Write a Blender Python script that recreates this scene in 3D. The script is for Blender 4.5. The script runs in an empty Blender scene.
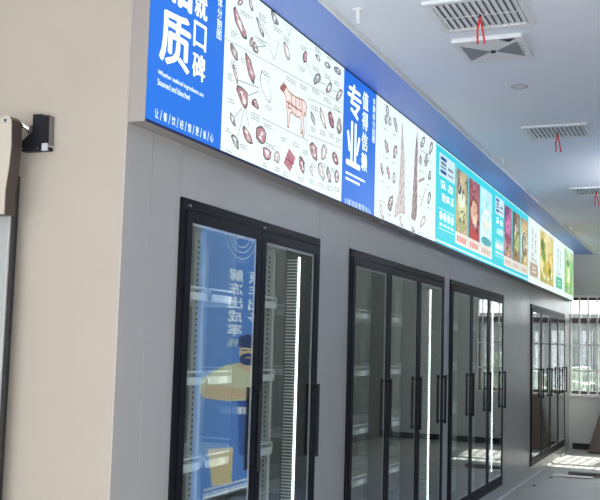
import bpy, bmesh, math, random
from mathutils import Vector, Matrix, noise
random.seed(7)
SC = bpy.context.scene
COL = SC.collection

# ------------------------------------------------------------------ camera
FPX = 961.5
CAM = Vector((1.8968, 0.0, 1.4606))
FW = Vector((-0.3869312, 0.91678628, 0.09893005))
RT = Vector((0.92202649, 0.38609525, 0.02824209))
UP = Vector((0.01230446, -0.10214388, 0.99469354))
cd = bpy.data.cameras.new('camera')
cd.sensor_fit = 'HORIZONTAL'; cd.sensor_width = 36.0; cd.lens = FPX / 600 * 36.0
cd.clip_start = 0.05; cd.clip_end = 300
cam = bpy.data.objects.new('camera', cd); COL.objects.link(cam)
cam.matrix_world = Matrix(((RT.x, UP.x, -FW.x, CAM.x), (RT.y, UP.y, -FW.y, CAM.y), (RT.z, UP.z, -FW.z, CAM.z), (0, 0, 0, 1)))
SC.camera = cam

# ------------------------------------------------------------------ world, sun, exposure
SC.view_settings.view_transform = 'Standard'
SC.view_settings.look = 'None'
SC.view_settings.gamma = 1.0
SC.view_settings.use_curve_mapping = False
SC.view_settings.exposure = 0.0
WORLD_STRENGTH = 5.2
w = bpy.data.worlds.new('world'); SC.world = w; w.use_nodes = True
bg = w.node_tree.nodes['Background']
bg.inputs['Color'].default_value = (0.96, 0.98, 1.0, 1)
bg.inputs['Strength'].default_value = WORLD_STRENGTH
sd = bpy.data.lights.new('sun', 'SUN'); sd.energy = 10.0; sd.angle = math.radians(0.6); sd.color = (1.0, 0.95, 0.86)
sun = bpy.data.objects.new('sun', sd); COL.objects.link(sun)
SUNDIR = Vector((-0.06, -0.76, -0.65)).normalized()
sun.rotation_euler = SUNDIR.to_track_quat('-Z', 'Y').to_euler()
def portal(name, loc, sx, sy, direction):
    l = bpy.data.lights.new(name, 'AREA'); l.shape = 'RECTANGLE'; l.size = sx; l.size_y = sy; l.cycles.is_portal = True
    o = bpy.data.objects.new(name, l); COL.objects.link(o); o.location = loc
    o.rotation_euler = Vector(direction).to_track_quat('-Z', 'Z').to_euler()
portal('daylight_portal_front', (0, -1.82, 1.1), 5.9, 2.15, (0, 1, 0))
portal('daylight_portal_side', (3.12, 0.6, 1.15), 4.0, 2.1, (-1, 0, 0))
portal('daylight_portal_end', (0.6, 15.66, 1.6), 1.8, 1.6, (0, -1, 0))

def px(x, y, axis, val):
    """point on the plane axis=val seen in the photograph at pixel x, y"""
    d = FW + RT * ((x - 300) / FPX) - UP * ((y - 250) / FPX)
    t = (val - CAM[axis]) / d[axis]
    return CAM + d * t

# ------------------------------------------------------------------ materials
MATS = {}
def mat(name, color, rough=0.5, metal=0.0, spec=0.5, noise_amt=0.0, noise_scale=8.0, bump=0.0, stretch=(1, 1, 1), rough_var=0.0):
    if name in MATS: return MATS[name]
    m = bpy.data.materials.new(name); m.use_nodes = True
    nt = m.node_tree; b = nt.nodes['Principled BSDF']
    b.inputs['Base Color'].default_value = (*color, 1)
    b.inputs['Roughness'].default_value = rough; b.inputs['Metallic'].default_value = metal
    b.inputs['Specular IOR Level'].default_value = spec
    if noise_amt or bump or rough_var:
        tc = nt.nodes.new('ShaderNodeTexCoord'); mp = nt.nodes.new('ShaderNodeMapping'); mp.inputs['Scale'].default_value = stretch
        n = nt.nodes.new('ShaderNodeTexNoise'); n.inputs['Scale'].default_value = noise_scale; n.inputs['Detail'].default_value = 5
        nt.links.new(tc.outputs['Object'], mp.inputs['Vector']); nt.links.new(mp.outputs[0], n.inputs['Vector'])
        if noise_amt:
            r = nt.nodes.new('ShaderNodeValToRGB')
            r.color_ramp.elements[0].position = 0.3; r.color_ramp.elements[1].position = 0.7
            r.color_ramp.elements[0].color = (*[c * (1 - noise_amt) for c in color], 1)
            r.color_ramp.elements[1].color = (*[min(1, c * (1 + noise_amt)) for c in color], 1)
            nt.links.new(n.outputs['Fac'], r.inputs[0]); nt.links.new(r.outputs[0], b.inputs['Base Color'])
        if rough_var:
            mr = nt.nodes.new('ShaderNodeMapRange'); mr.inputs['To Min'].default_value = rough - rough_var; mr.inputs['To Max'].default_value = rough + rough_var
            nt.links.new(n.outputs['Fac'], mr.inputs['Value']); nt.links.new(mr.outputs[0], b.inputs['Roughness'])
        if bump:
            bp = nt.nodes.new('ShaderNodeBump'); bp.inputs['Strength'].default_value = bump; bp.inputs['Distance'].default_value = 0.01
            nt.links.new(n.outputs['Fac'], bp.inputs['Height']); nt.links.new(bp.outputs[0], b.inputs['Normal'])
    MATS[name] = m
    return m
SIGN = 1.0
def lit(name, color, strength=None, sample=False):
    """backlit print"""
    if name in MATS: return MATS[name]
    m = bpy.data.materials.new(name); m.use_nodes = True
    b = m.node_tree.nodes['Principled BSDF']
    b.inputs['Base Color'].default_value = (*[c * 0.25 for c in color], 1); b.inputs['Roughness'].default_value = 0.35
    b.inputs['Specular IOR Level'].default_value = 0.3
    b.inputs['Emission Color'].default_value = (*color, 1); b.inputs['Emission Strength'].default_value = SIGN if strength is None else strength
    m.cycles.emission_sampling = 'AUTO' if sample else 'NONE'
    MATS[name] = m
    return m
def lit_photo(name, cols, scale, strength=None):
    if name in MATS: return MATS[name]
    m = lit(name, (0.5, 0.5, 0.5), strength)
    nt = m.node_tree; b = nt.nodes['Principled BSDF']
    tc = nt.nodes.new('ShaderNodeTexCoord'); n = nt.nodes.new('ShaderNodeTexNoise')
    n.inputs['Scale'].default_value = scale; n.inputs['Detail'].default_value = 4; n.inputs['Distortion'].default_value = 0.6
    r = nt.nodes.new('ShaderNodeValToRGB'); els = r.color_ramp.elements
    for i, c in enumerate(cols):
        p = 0.28 + 0.44 * i / (len(cols) - 1)
        e = els[i] if i < 2 else els.new(p)
        e.position = p; e.color = (*c, 1)
    nt.links.new(tc.outputs['Object'], n.inputs['Vector']); nt.links.new(n.outputs['Fac'], r.inputs[0])
    nt.links.new(r.outputs[0], b.inputs['Emission Color'])
    return m
def glass(name, tint, gain):
    """clear pane: straight transmission plus angle-dependent mirror reflection (gain = number of surfaces that reflect)"""
    m = bpy.data.materials.new(name); m.use_nodes = True; nt = m.node_tree
    for n in list(nt.nodes): nt.nodes.remove(n)
    out = nt.nodes.new('ShaderNodeOutputMaterial'); mx = nt.nodes.new('ShaderNodeMixShader')
    tr = nt.nodes.new('ShaderNodeBsdfTransparent'); tr.inputs[0].default_value = (*tint, 1)
    gl = nt.nodes.new('ShaderNodeBsdfGlossy'); gl.inputs['Roughness'].default_value = 0.0; gl.inputs[0].default_value = (0.96, 0.98, 1, 1)
    g = nt.nodes.new('ShaderNodeNewGeometry'); dt = nt.nodes.new('ShaderNodeVectorMath'); dt.operation = 'DOT_PRODUCT'
    nt.links.new(g.outputs['Normal'], dt.inputs[0]); nt.links.new(g.outputs['Incoming'], dt.inputs[1])
    def mth(op, a, bval):
        k = nt.nodes.new('ShaderNodeMath'); k.operation = op
        for i, v in enumerate((a, bval)):
            if v is None: continue
            if isinstance(v, (int, float)): k.inputs[i].default_value = v
            else: nt.links.new(v, k.inputs[i])
        return k.outputs[0]
    c = mth('ABSOLUTE', dt.outputs['Value'], None)
    f = mth('POWER', mth('SUBTRACT', 1.0, c), 5.0)
    f = mth('ADD', mth('MULTIPLY', f, 0.96), 0.04)
    r = mth('DIVIDE', mth('MULTIPLY', f, float(gain)), mth('ADD', mth('MULTIPLY', f, float(gain - 1)), 1.0))
    nt.links.new(r, mx.inputs[0]); nt.links.new(tr.outputs[0], mx.inputs[1]); nt.links.new(gl.outputs[0], mx.inputs[2])
    nt.links.new(mx.outputs[0], out.inputs[0])
    return m

M_beige = mat('beige_wall_paint', (0.385, 0.34, 0.285), 0.75, noise_amt=0.04, noise_scale=1.5, bump=0.02)
M_panel = mat('grey_coated_steel', (0.44, 0.43, 0.415), 0.33, metal=0.3, noise_amt=0.03, noise_scale=2.0, stretch=(1, 1, 0.15), rough_var=0.05)
M_white = mat('white_paint', (0.78, 0.79, 0.80), 0.6)
M_ceil = mat('ceiling_paint', (0.82, 0.86, 0.93), 0.8, noise_amt=0.02, noise_scale=1.0)
M_blue = mat('blue_soffit_board', (0.22, 0.34, 0.80), 0.45, noise_amt=0.05, noise_scale=1.2)
M_trimw = mat('white_aluminium', (0.84, 0.85, 0.86), 0.35)
M_conc = mat('grey_floor', (0.47, 0.455, 0.455), 0.5, noise_amt=0.12, noise_scale=3.0, bump=0.03, rough_var=0.1)
M_tile = mat('floor_tile', (0.52, 0.505, 0.48), 0.35, noise_amt=0.08, noise_scale=4.0)
M_grout = mat('grout', (0.25, 0.245, 0.24), 0.8)
M_black = mat('black_aluminium', (0.007, 0.007, 0.010), 0.45, spec=0.12)
M_blackp = mat('black_plastic', (0.010, 0.010, 0.013), 0.45, spec=0.2)
M_gasket = mat('black_rubber', (0.02, 0.018, 0.018), 0.6)
M_dark = mat('dark_void', (0.03, 0.03, 0.035), 0.7)
M_jamb = mat('jamb_liner', (0.07, 0.066, 0.062), 0.35)
M_cold = mat('cold_room_liner', (0.40, 0.425, 0.40), 0.5)
M_coldf = mat('cold_room_floor', (0.33, 0.34, 0.33), 0.5)
M_shelf = mat('white_shelf_wire', (0.80, 0.82, 0.82), 0.35)
M_upright = mat('galvanised_upright', (0.55, 0.57, 0.56), 0.4, metal=0.4)
M_steel = mat('brushed_steel', (0.62, 0.60, 0.56), 0.28, metal=0.9, noise_amt=0.08, noise_scale=20, stretch=(6, 1, 0.3))
M_cream = mat('cream_steel', (0.50, 0.455, 0.38), 0.4, metal=0.15)
M_brown = mat('bronze_and_side_shade', (0.075, 0.055, 0.048), 0.4, metal=0.4)
M_chrome = mat('chrome', (0.8, 0.8, 0.8), 0.12, metal=1.0)
M_greyp = mat('grey_plastic', (0.42, 0.43, 0.46), 0.45)
M_red = mat('red_ribbon', (0.55, 0.03, 0.03), 0.6)
M_doorleaf = mat('door_skin', (0.34, 0.355, 0.345), 0.4, metal=0.1)
M_wood = mat('plywood', (0.155, 0.118, 0.095), 0.65, noise_amt=0.18, noise_scale=5, stretch=(1, 1, 6))
M_timber = mat('grey_timber', (0.17, 0.155, 0.14), 0.6, noise_amt=0.15, noise_scale=6, stretch=(1, 8, 8))
M_wframe = mat('brown_window_frame', (0.06, 0.045, 0.04), 0.4)
M_bars = mat('white_steel_bars', (0.85, 0.85, 0.82), 0.4)
M_leaf = mat('foliage', (0.075, 0.095, 0.065), 0.6, noise_amt=0.5, noise_scale=7)
M_ground = mat('outside_paving', (0.09, 0.088, 0.084), 0.8, noise_amt=0.1)
M_bld = mat('grey_render', (0.12, 0.123, 0.12), 0.8, noise_amt=0.04)
M_bwin = mat('building_window', (0.03, 0.04, 0.045), 0.4)
M_led = lit('led_white', (0.93, 1.0, 0.97), 4.0, True)
M_tube = lit('cold_room_fill_tube', (0.95, 1.0, 0.96), 20.0, True)
M_ventb = mat('vent_backing', (0.20, 0.21, 0.24), 0.7)
M_fin = mat('led_lens_fin', (0.85, 0.88, 0.85), 0.25)
M_glass = glass('door_glass', (0.93, 0.965, 0.95), 1.5)
M_wglass = glass('window_glass', (0.93, 0.96, 0.95), 2.0)

# ------------------------------------------------------------------ mesh helpers
def link(name, me, m=None, parent=None):
    o = bpy.data.objects.new(name, me); COL.objects.link(o)
    if m is not None: me.materials.append(m)
    if parent is not None: o.parent = parent
    return o
def empty(name, loc=(0, 0, 0)):
    o = bpy.data.objects.new(name, None); COL.objects.link(o); o.location = loc; o.empty_display_size = 0.1
    return o
def tag(o, label=None, cat=None, group=None, kind=None):
    if label: o['label'] = label
    if cat: o['category'] = cat
    if group: o['group'] = group
    if kind: o['kind'] = kind
    return o
class MB:
    def __init__(s): s.v = []; s.f = []
    def box(s, x0, x1, y0, y1, z0, z1):
        n = len(s.v)
        s.v += [(x0, y0, z0), (x1, y0, z0), (x1, y1, z0), (x0, y1, z0), (x0, y0, z1), (x1, y0, z1), (x1, y1, z1), (x0, y1, z1)]
        s.f += [tuple(n + i for i in q) for q in ((0, 3, 2, 1), (4, 5, 6, 7), (0, 1, 5, 4), (1, 2, 6, 5), (2, 3, 7, 6), (3, 0, 4, 7))]
        return s
    def tube(s, a, b, r, seg=10, r2=None):
        a = Vector(a); b = Vector(b); d = (b - a).normalized(); r2 = r if r2 is None else r2
        u = d.orthogonal().normalized(); w_ = d.cross(u); n = len(s.v)
        for p, rr in ((a, r), (b, r2)):
            for i in range(seg):
                t = 2 * math.pi * i / seg; s.v.append(tuple(p + u * math.cos(t) * rr + w_ * math.sin(t) * rr))
        for i in range(seg):
            j = (i + 1) % seg; s.f.append((n + i, n + j, n + seg + j, n + seg + i))
        s.f.append(tuple(n + i for i in reversed(range(seg)))); s.f.append(tuple(n + seg + i for i in range(seg)))
        return s
    def prism(s, pts, axis, a, b):
        """polygon pts (pairs in the two other axes, in axis order) extruded along axis from a to b"""
        n = len(s.v); k = len(pts)
        for c in (a, b):
            for p, q in pts:
                s.v.append((c, p, q) if axis == 0 else (p, c, q) if axis == 1 else (p, q, c))
        s.f.append(tuple(n + i for i in reversed(range(k)))); s.f.append(tuple(n + k + i for i in range(k)))
        for i in range(k):
            j = (i + 1) % k; s.f.append((n + i, n + j, n + k + j, n + k + i))
        return s
    def build(s, name, m=None, parent=None, bevel=0.0, smooth=False):
        me = bpy.data.meshes.new(name); me.from_pydata(s.v, [], s.f); me.update()
        bm = bmesh.new(); bm.from_mesh(me); bmesh.ops.recalc_face_normals(bm, faces=bm.faces)
        if bevel: bmesh.ops.bevel(bm, geom=list(bm.edges), offset=bevel, segments=2, profile=0.6, affect='EDGES')
        bm.to_mesh(me); bm.free()
        if smooth:
            for p in me.polygons: p.use_smooth = True
        return link(name, me, m, parent)
def boxobj(name, dims, m, parent=None, bevel=0.0):
    return MB().box(*dims).build(name, m, parent, bevel)

# ------------------------------------------------------------------ dimensions (metres)
YC = 2.870            # near corner of the cold room
YE = 15.08            # far end of the cold room
ENDW = 15.5           # end wall
ZC = 3.012            # ceiling
ZT, ZB = 2.031, 0.131  # door frames, top and bottom
FR = [(3.269, 4.750, 2), (5.235, 7.431, 3), (7.629, 9.864, 3), (11.563, 14.557, 4)]
SX = 0.0705           # sign face
S0, S1 = 2.243, 3.0
SY = [2.876, 3.458, 4.888, 5.460, 6.880, 9.0, 10.96, 12.99, 15.03]

# ------------------------------------------------------------------ setting
XR = 3.10; XL = -3.2; YB = -1.8
fl = tag(boxobj('floor', (XL - .1, XR + .1, YB - .1, ENDW + .15, -0.12, -0.012), M_grout), kind='structure')
boxobj('floor_slab', (XL, XR, YB, 12.5, -0.012, 0.0), M_conc, fl)
tl = None
ty = 12.505
while ty < ENDW - 0.05:
    tx = -0.02 + 0.002
    y1 = min(ty + 0.6, ENDW)
    while tx < XR - 0.02:
        boxobj('floor_tile', (tx, min(tx + 0.597, XR), ty, y1 - 0.004, -0.012, 0.0 + random.uniform(-.0006, .0006)), M_tile, fl)
        tx += 0.601
    ty += 0.601
tag(boxobj('ceiling', (XL - .1, XR + .1, YB - .1, ENDW + .15, ZC, ZC + 0.12), M_ceil), kind='structure')
tag(boxobj('wall_near', (XL, -0.004, YC, YC + 0.1, 0, ZC), M_beige), kind='structure')
tag(boxobj('wall_left_entry', (XL - 0.1, XL, YB, YC, 0, ZC), M_beige), kind='structure')
# end wall with the window opening
WX0, WX1, WZ0, WZ1 = -0.30, 1.50, px(585, 394.5, 1, ENDW).z, px(585, 297, 1, ENDW).z
mb = MB()
mb.box(-2.6, WX0, ENDW, ENDW + .14, 0, ZC).box(WX1, XR, ENDW, ENDW + .14, 0, ZC).box(WX0, WX1, ENDW, ENDW + .14, 0, WZ0).box(WX0, WX1, ENDW, ENDW + .14, WZ1, ZC)
tag(mb.build('wall_end', mat('end_wall_paint', (0.68, 0.68, 0.65), 0.7)), kind='structure')
tag(boxobj('end_wall_shadow_strip', (0.0, XR, ENDW - .012, ENDW, 0, 0.09), M_dark), kind='structure')  # dark strip stands for the shade along the foot of the wall
# right-hand wall; its unseen window is added for more daylight
tag(MB().box(XR, XR + .1, YB, -1.4, 0, ZC).box(XR, XR + .1, 2.6, ENDW, 0, ZC).box(XR, XR + .1, -1.4, 2.6, 0, .1).box(XR, XR + .1, -1.4, 2.6, 2.2, ZC).build('wall_right', mat('grey_wall_paint', (0.30, 0.30, 0.295), 0.7)), kind='structure')
mb = MB()
for yy in (-1.4, -.08, 1.24, 2.54): mb.box(XR + .02, XR + .08, yy, yy + .06, .1, 2.2)
tag(mb.box(XR + .02, XR + .08, -1.4, 2.6, .1, .16).box(XR + .02, XR + .08, -1.4, 2.6, 2.14, 2.2).build('added_side_window', M_wframe), kind='structure')
# unseen shop front opening, added behind the camera to let daylight in
tag(MB().box(XL, XR, YB - .1, YB, 2.2, ZC).box(XL, -2.9, YB - .1, YB, 0, 2.2).box(2.95, XR, YB - .1, YB, 0, 2.2).build('wall_back', M_white), kind='structure')
mb = MB()
for xx in (-2.9, -1.45, 0.0, 1.45, 2.89): mb.box(xx, xx + .06, YB - .08, YB - .02, 0, 2.2)
tag(mb.build('added_front_window', M_wframe), kind='structure')

# cold room front: liner plus separate cladding panels
liner = MB()
edges = [YC + .1] + [v for f in FR for v in f[:2]] + [YE]
for i in range(0, len(edges), 2): liner.box(-0.10, -0.012, edges[i], edges[i + 1], 0, ZC)
for a, b, n in FR: liner.box(-0.10, -0.012, a, b, ZT, ZC).box(-0.10, -0.012, a, b, 0, ZB)
wl = tag(liner.build('wall_left', M_panel), kind='structure')
def cladding(y0, y1, z0, z1): boxobj('panel', (-0.012, 0.0, y0 + .0015, y1 - .0015, z0, z1), M_panel, wl, 0.0012)
for a, b in ((YC, 3.051), (3.051, 3.269), (4.750, 5.235), (7.431, 7.629), (9.864, 10.44), (10.44, 11.0), (11.0, 11.563), (14.557, YE)):
    cladding(a, b, 0, ZC - .004)
for a, b, n in FR:
    cladding(a, b, ZT + .001, ZC - .004); cladding(a, b, 0, ZB - .001)
tag(boxobj('trim_1', (-0.005, 0.002, YC - .002, YC + .004, 0, S0 - .004), mat('corner_bead', (0.40, 0.37, 0.33), 0.5)), kind='structure')
tag(boxobj('trim_2', (-0.03, 0.004, YE - .012, YE + .004, 0, S0 - .002), M_trimw), kind='structure')
tag(boxobj('baseboard_left', (0.0, 0.016, YC, YE, 0, 0.014), M_trimw), kind='structure')
# inside of the cold room
tag(boxobj('wall_cold_room_rear', (-2.55, -2.45, YC + .1, YE, 0, 2.7), M_cold), kind='structure')
tag(boxobj('wall_cold_room_far', (-2.45, -0.1, YE - .1, YE, 0, 2.7), M_cold), kind='structure')
tag(boxobj('wall_cold_room_near', (-2.45, -0.1, YC + .1, YC + .13, 0, 2.7), M_cold), kind='structure')
tag(boxobj('ceiling_cold_room', (-2.45, -0.1, YC + .13, YE - .1, 2.6, 2.7), M_cold), kind='structure')
tag(boxobj('floor_cold_room', (-2.45, -0.1, YC + .13, YE - .1, 0.0, 0.06), M_coldf), kind='structure')
# blue soffit strip over the signs and its metal edge
tag(boxobj('ceiling_soffit', (0.0, 0.325, YC, ENDW, ZC - .008, ZC), M_blue), kind='structure')
tag(MB().box(0.325, 0.331, YB, ENDW, ZC - .020, ZC).box(0.331, 0.343, YB, ENDW, ZC - .006, ZC).build('trim_3', M_trimw), kind='structure')

# ------------------------------------------------------------------ glass-door fridge fronts
def fridge(a, b, n, label, first):
    root = empty('glass_door_fridge', (0, a, ZB)); tag(root, label, 'fridge', 'glass door fridges along the cold room wall')
    def put(o, par=root):
        o.parent = par
        return o
    def build(mb, name, m, par=None, bevel=0, smooth=False, off=None):
        off = Vector((0, a, ZB)) if off is None else off
        mb.v = [tuple(Vector(v) - off) for v in mb.v]
        return mb.build(name, m, root if par is None else par, bevel, smooth)
    fw = 0.032
    X0, X1 = -0.10, 0.010
    build(MB().box(X0, X1, a, b, ZT - .042, ZT), 'frame_head', M_black, bevel=.002)
    build(MB().box(X0, X1, a, b, ZB, ZB + .05), 'frame_sill', M_black, bevel=.002)
    build(MB().box(X0, X1, a, a + fw, ZB + .05, ZT - .042), 'frame_jamb', M_black)
    build(MB().box(X0, X1, b - fw, b, ZB + .05, ZT - .042), 'frame_jamb', M_black)
    dw = (b - a - 2 * fw) / n
    z0, z1 = ZB + .054, ZT - .046
    for i in range(1, n):
        y = a + fw + dw * i
        build(MB().box(X0, -0.008, y - .036, y + .036, ZB + .05, ZT - .042), 'mullion', M_jamb)
    for i in range(n):
        y0 = a + fw + dw * i + .003; y1 = a + fw + dw * (i + 1) - .003
        r = 0.046; xa, xb = -0.006, 0.015
        d = build(MB().box(xa, xb, y0, y0 + r, z0, z1).box(xa, xb, y1 - r, y1, z0, z1).box(xa, xb, y0 + r, y1 - r, z1 - r, z1).box(xa, xb, y0 + r, y1 - r, z0, z0 + r),
                  'door', M_black)
        build(MB().box(0.007, 0.011, y0 + r - .004, y1 - r + .004, z0 + r - .004, z1 - r + .004), 'glass_pane', M_glass, d)
        e = .012
        build(MB().box(0.003, 0.0075, y0 + r, y0 + r + e, z0 + r, z1 - r).box(0.003, 0.0075, y1 - r - e, y1 - r, z0 + r, z1 - r).box(0.003, 0.0075, y0 + r, y1 - r, z1 - r - e, z1 - r).box(0.003, 0.0075, y0 + r, y1 - r, z0 + r, z0 + r + e),
              'spacer', M_greyp, d)
        hy = y1 - 0.020
        h = MB().tube((.040, hy, .895), (.040, hy, 1.265), .009, 10)
        h.tube((.014, hy, .910), (.040, hy, .910), .007, 8).tube((.014, hy, 1.250), (.040, hy, 1.250), .007, 8)
        build(h, 'handle', M_blackp, d, smooth=False)
        build(MB().box(.010, .013, y0 + .010, y0 + .034, 1.999, 2.007).tube((.010, y0 + .017, 2.003), (.017, y0 + .017, 2.003), .005, 8), 'hinge_pin', M_chrome, d)
    # led and ribbed lens on far jamb; hidden mullion strips added to light shelves
    for i in range(1, n + 1):
        y = a + fw + dw * i - (.036 if i < n else .0)
        if i == n: y = b - fw
        if i == n:
            l = build(MB().box(-0.098, -0.089, y - .012, y - .001, ZB + .12, ZT - .10), 'led_and_fill_strip', M_led)
            build(MB().box(-0.17, -0.10, y - .006, y + .004, ZB + .08, ZT - .06), 'lens_plate', M_jamb)
            f = MB(); zz = ZB + .13
            while zz < ZT - .11:
                f.box(-0.160, -0.099, y - .0125, y - .007, zz, zz + .006); zz += .0165
            tag(build(f, 'lens_ribs', M_fin), kind='stuff')
        else:
            build(MB().box(-0.104, -0.1005, y + .018, y + .054, ZB + .12, ZT - .10), 'led_and_fill_strip', lit('hidden_fill_led', (0.93, 1.0, 0.97), 1.6, True))
    return root
FL = ['two-door glass fridge front nearest the beige wall, with a blue reflection in its glass',
      'three-door glass fridge front next to the two-door one',
      'three-door glass fridge front below the first turquoise sign',
      'four-door glass fridge front at the far end near the barred window']
for i, (a, b, n) in enumerate(FR): fridge(a, b, n, FL[i], i == 0)

# shelving units standing inside, one behind each fridge front
SHZ = [0.25, 0.60, 0.925, 1.295, 1.665]
def shelving(a, b, n, label):
    root = empty('shelving_unit', (-0.2, a, 0.06)); tag(root, label, 'shelving', 'white shelving inside the cold room')
    off = Vector((-0.2, a, 0.06)); xf, xb = -0.155, -0.62
    def build(mb, name, m, par=root):
        mb.v = [tuple(Vector(v) - off) for v in mb.v]
        return mb.build(name, m, par)
    dw = (b - a) / n
    ys = [a + .06] + [a + dw * i - .19 for i in range(1, n)] + [b - .16]
    for y in ys:
        for x in (xf - .05, xb + .02):
            u = build(MB().box(x - .022, x + .022, y - .014, y + .014, 0.06, 1.96), 'upright', M_upright)
            if x > -.4:
                s = MB(); z = .16
                while z < 1.92:
                    s.box(x - .004, x + .004, y - .0155, y - .0135, z, z + .011); z += .025
                tag(build(s, 'slots', M_dark, u), kind='stuff')
    for z in SHZ:
        for i in range(len(ys) - 1):
            y0, y1 = ys[i] + .016, ys[i + 1] - .016
            s = MB()
            s.box(xf - .006, xf, y0, y1, z - .014, z + .014).box(xf - .006, xf, y0, y1, z + .034, z + .042)
            s.box(xb, xb + .006, y0, y1, z - .014, z + .014)
            for yy in (y0, y1 - .006): s.box(xb, xf, yy, yy + .006, z - .014, z + .014).box(xb, xf, yy, yy + .006, z + .034, z + .042).box(xf - .006, xf, yy, yy + .006, z, z + .04)
            k = 26
            for j in range(1, k):
                yy = y0 + (y1 - y0) * j / k
                s.box(xb, xf, yy - .0065, yy + .0065, z - .003, z + .003)
            for xx in (-.27, -.38, -.5): s.box(xx - .004, xx + .004, y0, y1, z - .01, z - .004)
            build(s, 'shelf', M_shelf)
            build(MB().box(xf + .001, xf + .004, y0 + .02, y1 - .02, z - .018, z + .016), 'price_rail', M_shelf)
SL = ['white wire shelving behind the two-door fridge front', 'white wire shelving behind the middle three-door fridge front',
      'white wire shelving behind the third fridge front', 'white wire shelving behind the four-door fridge front']
for i, (a, b, n) in enumerate(FR): shelving(a, b, n, SL[i])

for k, (y, lab) in enumerate(((4.3, 'added unseen tube lamp on the cold room ceiling behind the two-door fridge'), (7.4, 'added unseen tube lamp on the cold room ceiling behind the three-door fridges'), (10.6, 'added unseen tube lamp on the cold room ceiling behind the plain wall stretch'), (13.2, 'added unseen tube lamp on the cold room ceiling behind the four-door fridge'))):  # out of view, added to brighten the cold room interior
    root = empty('added_cold_room_lamp', (-0.8, y, 2.6)); tag(root, lab, 'lamp', 'added fill lamps inside the cold room')
    MB().box(-.04, .04, -.62, .62, -.035, 0).build('batten', M_white, root)
    MB().tube((0, -.6, -.055), (0, .6, -.055), .018, 12).build('tube', M_tube, root)
    MB().box(-.02, .02, -.62, -.6, -.075, -.035).box(-.02, .02, .6, .62, -.075, -.035).build('socket', M_white, root)

for k, (y, lab) in enumerate(((8.6, 'added unseen fill lamp over the right side of the room, nearest the street'), (11.2, 'added unseen fill lamp over the right side of the room, middle one'), (13.8, 'added unseen fill lamp over the right side of the room, nearest the end window'))):  # unseen lamps added to lift the far ceiling and floor
    root = empty('added_room_lamp', (1.75 if k == 0 else 2.3, y, ZC)); tag(root, lab, 'lamp', 'added fill lamps hung over the room')
    for yy in (-.45, .45): MB().tube((0, yy, 0), (0, yy, -.24), .004, 6).build('rod', M_white, root)
    MB().box(-.09, .09, -.64, .64, -.25, -.24).box(-.09, -.08, -.64, .64, -.24, -.20).box(.08, .09, -.64, .64, -.24, -.20).build('tray', M_white, root)
    MB().tube((0, -.6, -.215), (0, .6, -.215), .016, 12).build('tube', lit('room_fill_tube', (1.0, .98, .95), 140.0, True), root)
    MB().box(-.02, .02, -.62, -.6, -.24, -.195).box(-.02, .02, .6, .62, -.24, -.195).build('socket', M_white, root)

# ------------------------------------------------------------------ backlit signs
M_cab = mat('sign_cabinet_grey', (0.30, 0.27, 0.245), 0.5)
class Print:
    """flat print on a panel: u, v are world coordinates in the panel plane; layers keep prints apart"""
    def __init__(s, root, origin, facing, x):
        s.root = root; s.o = origin; s.facing = facing; s.x = x; s.layer = 0
    def pt(s, u, v, lay): return Vector((s.x + s.facing * 0.0004 * lay, u, v)) - s.o
    def polys(s, name, polys, m, lay):
        vs, fs = [], []
        for p in polys:
            n = len(vs); vs += [tuple(s.pt(u, v, lay)) for u, v in p]; fs.append(tuple(range(n, n + len(p))))
        me = bpy.data.meshes.new(name); me.from_pydata(vs, [], fs); me.update()
        if me.polygons and me.polygons[0].normal.x * s.facing < 0: me.flip_normals()
        return link(name, me, m, s.root)
    def glyphs(s, name, items, m, lay, bold=0.0):
        """items: (character, u0, u1, v0, v1); u0 is the character's left edge as read"""
        vs, fs = [], []
        for ch, u0, u1, v0, v1 in items:
            g = glyph(ch, 0.0)
            k = bold * 0.9
            ku = k * (abs(v1 - v0) / abs(u1 - u0) if len(ch) > 1 else 1.0)
            for du, dv in (((0, 0),) if not bold else ((0, 0), (-ku, 0), (ku, 0), (0, k * .6), (0, -k * .6))):
                n = len(vs)
                vs += [tuple(s.pt(u0 + (u1 - u0) * (ku + p[0] * (1 - 2 * ku) + du), v0 + (v1 - v0) * (k + p[1] * (1 - 2 * k) + dv), lay)) for p in g[0]]
                fs += [tuple(n + i for i in f) for f in g[1]]
        me = bpy.data.meshes.new(name); me.from_pydata(vs, [], fs); me.update()
        return link(name, me, m, s.root)
GL = {}
def glyph(ch, bold):
    """flat outline of a character or word, scaled to the unit box"""
    if (ch, bold) in GL: return GL[(ch, bold)]
    c = bpy.data.curves.new('t', 'FONT'); c.body = ch; c.offset = bold; c.resolution_u = 3
    o = bpy.data.objects.new('t', c); COL.objects.link(o)
    bpy.context.view_layer.update()
    me = bpy.data.meshes.new_from_object(o.evaluated_get(bpy.context.evaluated_depsgraph_get()))
    xs = [v.co.x for v in me.vertices] or [0, 1]; ys = [v.co.y for v in me.vertices] or [0, 1]
    x0, x1, y0, y1 = min(xs), max(xs), min(ys), max(ys)
    if ch == '/': pass
    r = ([((v.co.x - x0) / max(1e-6, x1 - x0), (v.co.y - y0) / max(1e-6, y1 - y0)) for v in me.vertices], [tuple(p.vertices) for p in me.polygons])
    bpy.data.objects.remove(o); bpy.data.curves.remove(c); bpy.data.meshes.remove(me)
    GL[(ch, bold)] = r
    return r
def sp(x, y):
    p = px(x, y, 0, SX); return (p.y, p.z)
def rect(u0, u1, v0, v1): return [(u0, v0), (u1, v0), (u1, v1), (u0, v1)]
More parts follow.
